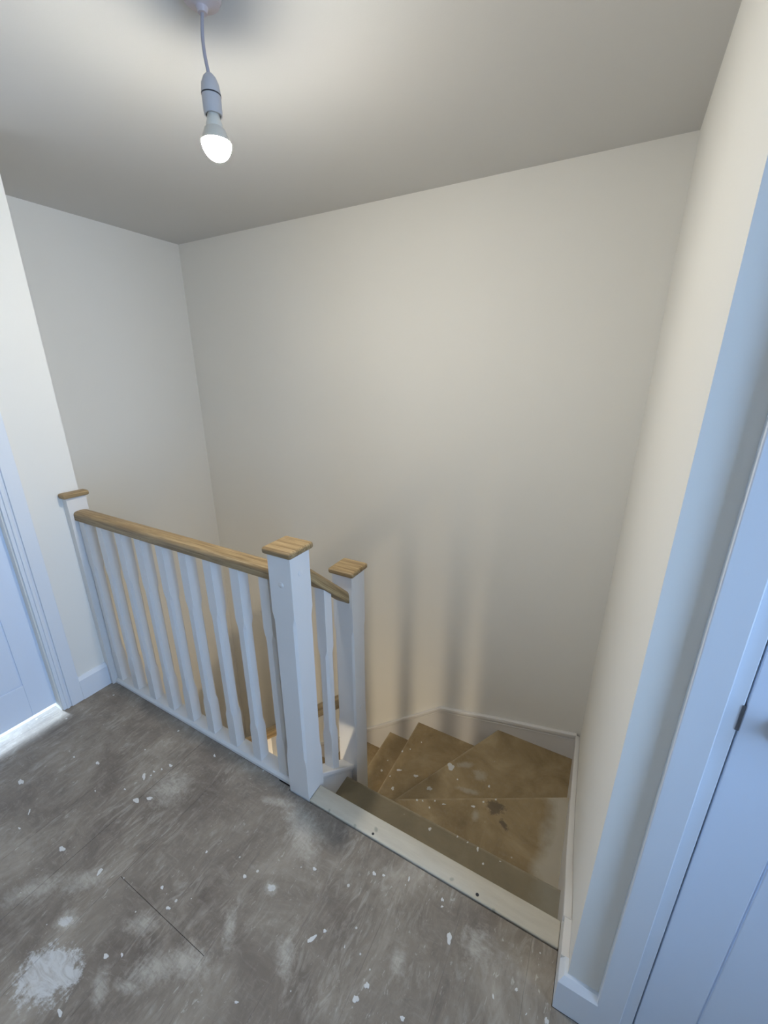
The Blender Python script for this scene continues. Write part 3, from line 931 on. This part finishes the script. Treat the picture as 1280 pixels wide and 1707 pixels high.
# short raking balustrade down to the second newel
SBASE = (-WN / 2, Y2 + WN / 2, -0.4)
sb_ = tag(empty('stair_balustrade', SBASE), 'short sloping balustrade with second newel beside the winder steps', 'balustrade')
newel(sb_, SBASE, -WN / 2, Y2 + WN / 2, -1.1, 0.76, [(-1.15, 0.0006), (0.04, 0.0006), (0.075, 0.0075), (0.50, 0.0075), (0.53, 0.0006), (0.759, 0.0006)], 0.7797,
      [('+x', 0.000, 0.124)])
rz = lambda y: 0.852 - sl * (y - WN)          # underside of the short rail
handrail('handrail', (-WN / 2, WN - 0.001, rz(WN - 0.001)), (-WN / 2, Y2 + 0.001, rz(Y2 + 0.001)), 'y', sb_, SBASE, 'oak_rake_y', 1.30)
bz = lambda y: 0.006 - 0.87 * (y - WN)        # underside of the string capping
bm = bmesh.new()
add_prism(bm, [(WN - 0.001, bz(WN)), (Y2 + 0.001, bz(Y2)), (Y2 + 0.001, bz(Y2) + 0.024), (WN - 0.001, bz(WN) + 0.024)], -0.076, -0.012, 'x', 0.004, 2)
add_prism(bm, [(WN - 0.001, bz(WN) - 0.014), (Y2 + 0.001, bz(Y2) - 0.014), (Y2 + 0.001, bz(Y2) + 0.002), (WN - 0.001, bz(WN) + 0.002)], -0.068, -0.019, 'x', 0.004, 2)
bmesh.ops.translate(bm, verts=bm.verts, vec=-Vector(SBASE))
obj('base_rail', bm, 'gloss', sb_)
yb = 0.201
bm = bmesh.new()
add_chamfer_post(bm, BW, [(bz(yb) + 0.020, 0.0005), (bz(yb) + 0.21, 0.0005), (bz(yb) + 0.24, 0.0085), (rz(yb) - 0.26, 0.0085), (rz(yb) - 0.23, 0.0005), (rz(yb) + 0.004, 0.0005)], (0, -sl), (0, -0.87))
bmesh.ops.translate(bm, verts=bm.verts, vec=Vector((-WN / 2, yb, 0)) - Vector(SBASE))
obj('baluster', bm, 'gloss', sb_)

# balustrade of the lower flight
QBASE = (-1.0, 0.362, -2.0)
qb = tag(empty('stair_balustrade', QBASE), 'oak handrail and white spindles of the lower flight seen through the landing balustrade', 'balustrade')
lz = lambda x: 0.100 + sl * (x + WN)          # underside of the lower rail
handrail('handrail', (-WN + 0.001, 0.362, lz(-WN)), (-1.80, 0.362, lz(-1.80)), 'x', qb, QBASE, 'oak_rake_x', 1.35)
bm = bmesh.new()
add_prism(bm, [(-WN + 0.001, low_top(-WN) - 0.002), (-1.8, low_top(-1.8) - 0.002), (-1.8, low_top(-1.8) + 0.024), (-WN + 0.001, low_top(-WN) + 0.024)], 0.331, 0.393, 'y', 0.003, 2)
bmesh.ops.translate(bm, verts=bm.verts, vec=-Vector(QBASE))
obj('base_rail', bm, 'gloss', qb)
h0 = lz(0) - low_top(0)
bm = bmesh.new()
add_chamfer_post(bm, BW, [(0.022, 0.0005), (0.19, 0.0005), (0.22, 0.0085), (h0 - 0.26, 0.0085), (h0 - 0.23, 0.0005), (h0 + 0.004, 0.0005)], (sl, 0), (sl, 0))
first = obj('baluster', bm, 'gloss', qb)
for i in range(13):
    x = -0.1725 - 0.13 * i
    o = first if i == 0 else first.copy()
    if i:
        COL.objects.link(o)
        o.parent = qb
    o.location = Vector((x, 0.362, low_top(x))) - Vector(QBASE)
bm = bmesh.new()
add_chamfer_post(bm, WN, [(ZH + 0.001, 0.0006), (-2.1, 0.0006), (-2.07, 0.0075), (-1.6, 0.0075), (-1.57, 0.0006), (-1.36, 0.0006)])
bmesh.ops.translate(bm, verts=bm.verts, vec=Vector((-1.84, 0.362, 0)) - Vector(QBASE))
obj('newel_post', bm, 'gloss', qb)

# ------------------------------------------------------------------ pendant lights
def pendant(name, label, x, y, ceil, drop, mats, lean=(0.0, 0.0)):
    """bulb centre hangs 'drop' below the ceiling"""
    r = tag(empty(name, (x, y, ceil)), label, 'lamp')
    bulb_z = -drop
    bm = bmesh.new()
    add_lathe(bm, [(0, 0.0), (0.043, 0.0), (0.043, -0.006), (0.038, -0.014), (0.020, -0.020), (0.013, -0.024), (0.010, -0.034), (0, -0.034)], (0, 0, 0), 40)
    obj('ceiling_rose', bm, mats[0], r, smooth=True)
    top = bulb_z + 0.128
    bm = bmesh.new()
    n = 14
    add_tube(bm, [(lean[0] * math.sin(math.pi * k / n), lean[1] * math.sin(math.pi * k / n), -0.030 + (top - 0.004 + 0.030) * k / n) for k in range(n + 1)], 0.0038, 10)
    obj('cord', bm, 'cord', r, smooth=True)
    bm = bmesh.new()
    add_lathe(bm, [(0, 0.0), (0.008, 0.0), (0.014, -0.006), (0.0195, -0.018), (0.0215, -0.032), (0.0218, -0.038), (0, -0.038)], (0, 0, top), 32)
    h = obj('lamp_holder', bm, 'plastic', r, smooth=True)
    bm = bmesh.new()
    add_lathe(bm, [(0, -0.0375), (0.0222, -0.0375), (0.0222, -0.0400), (0, -0.0400)], (0, 0, top), 32)
    obj('holder_ring', bm, 'dark', h, smooth=True)
    bm = bmesh.new()
    add_lathe(bm, [(0, -0.0395), (0.0215, -0.0395), (0.0212, -0.070), (0.0205, -0.076), (0.017, -0.076), (0.017, -0.072), (0, -0.072)], (0, 0, top), 32)
    obj('holder_skirt', bm, 'plastic', h, smooth=True)
    bm = bmesh.new()
    R = 0.034
    eq = math.radians(UPPER)
    prof = [(0, bulb_z + 0.062), (0.0135, bulb_z + 0.062), (0.0145, bulb_z + 0.046), (0.019, bulb_z + 0.034)]
    prof += [(R * math.cos(a) * 1.002, bulb_z + R * math.sin(a)) for a in (math.radians(58), math.radians(46), eq + 0.02)]
    prof += [(0, bulb_z + R * math.sin(eq) + 0.001)]
    add_lathe(bm, prof, (0, 0, 0), 36)
    bulb = obj('bulb_collar', bm, 'neck', r, smooth=True)
    bm = bmesh.new()
    prof = [(0, bulb_z + R * math.sin(eq) - 0.0005)] + [(R * math.cos(eq - (eq + math.pi / 2) * k / 22), bulb_z + 1.10 * R * math.sin(eq - (eq + math.pi / 2) * k / 22)) for k in range(22)] + [(0, bulb_z - 1.10 * R)]
    add_lathe(bm, prof, (0, 0, 0), 36)
    obj('bulb_globe', bm, mats[1], r, smooth=True)
    return r
UPPER = -2.0
pendant('pendant_light', 'lit bare bulb pendant on a grey cord from the landing ceiling', -0.187, 0.066, H, H - 1.999, ('rose', 'bulb'), (-0.004, -0.004))
pendant('pendant_light', 'lit bare bulb pendant on the hall ceiling below the landing', -0.36, -0.215, -0.25, 0.32, ('plastic', 'hall_bulb'))
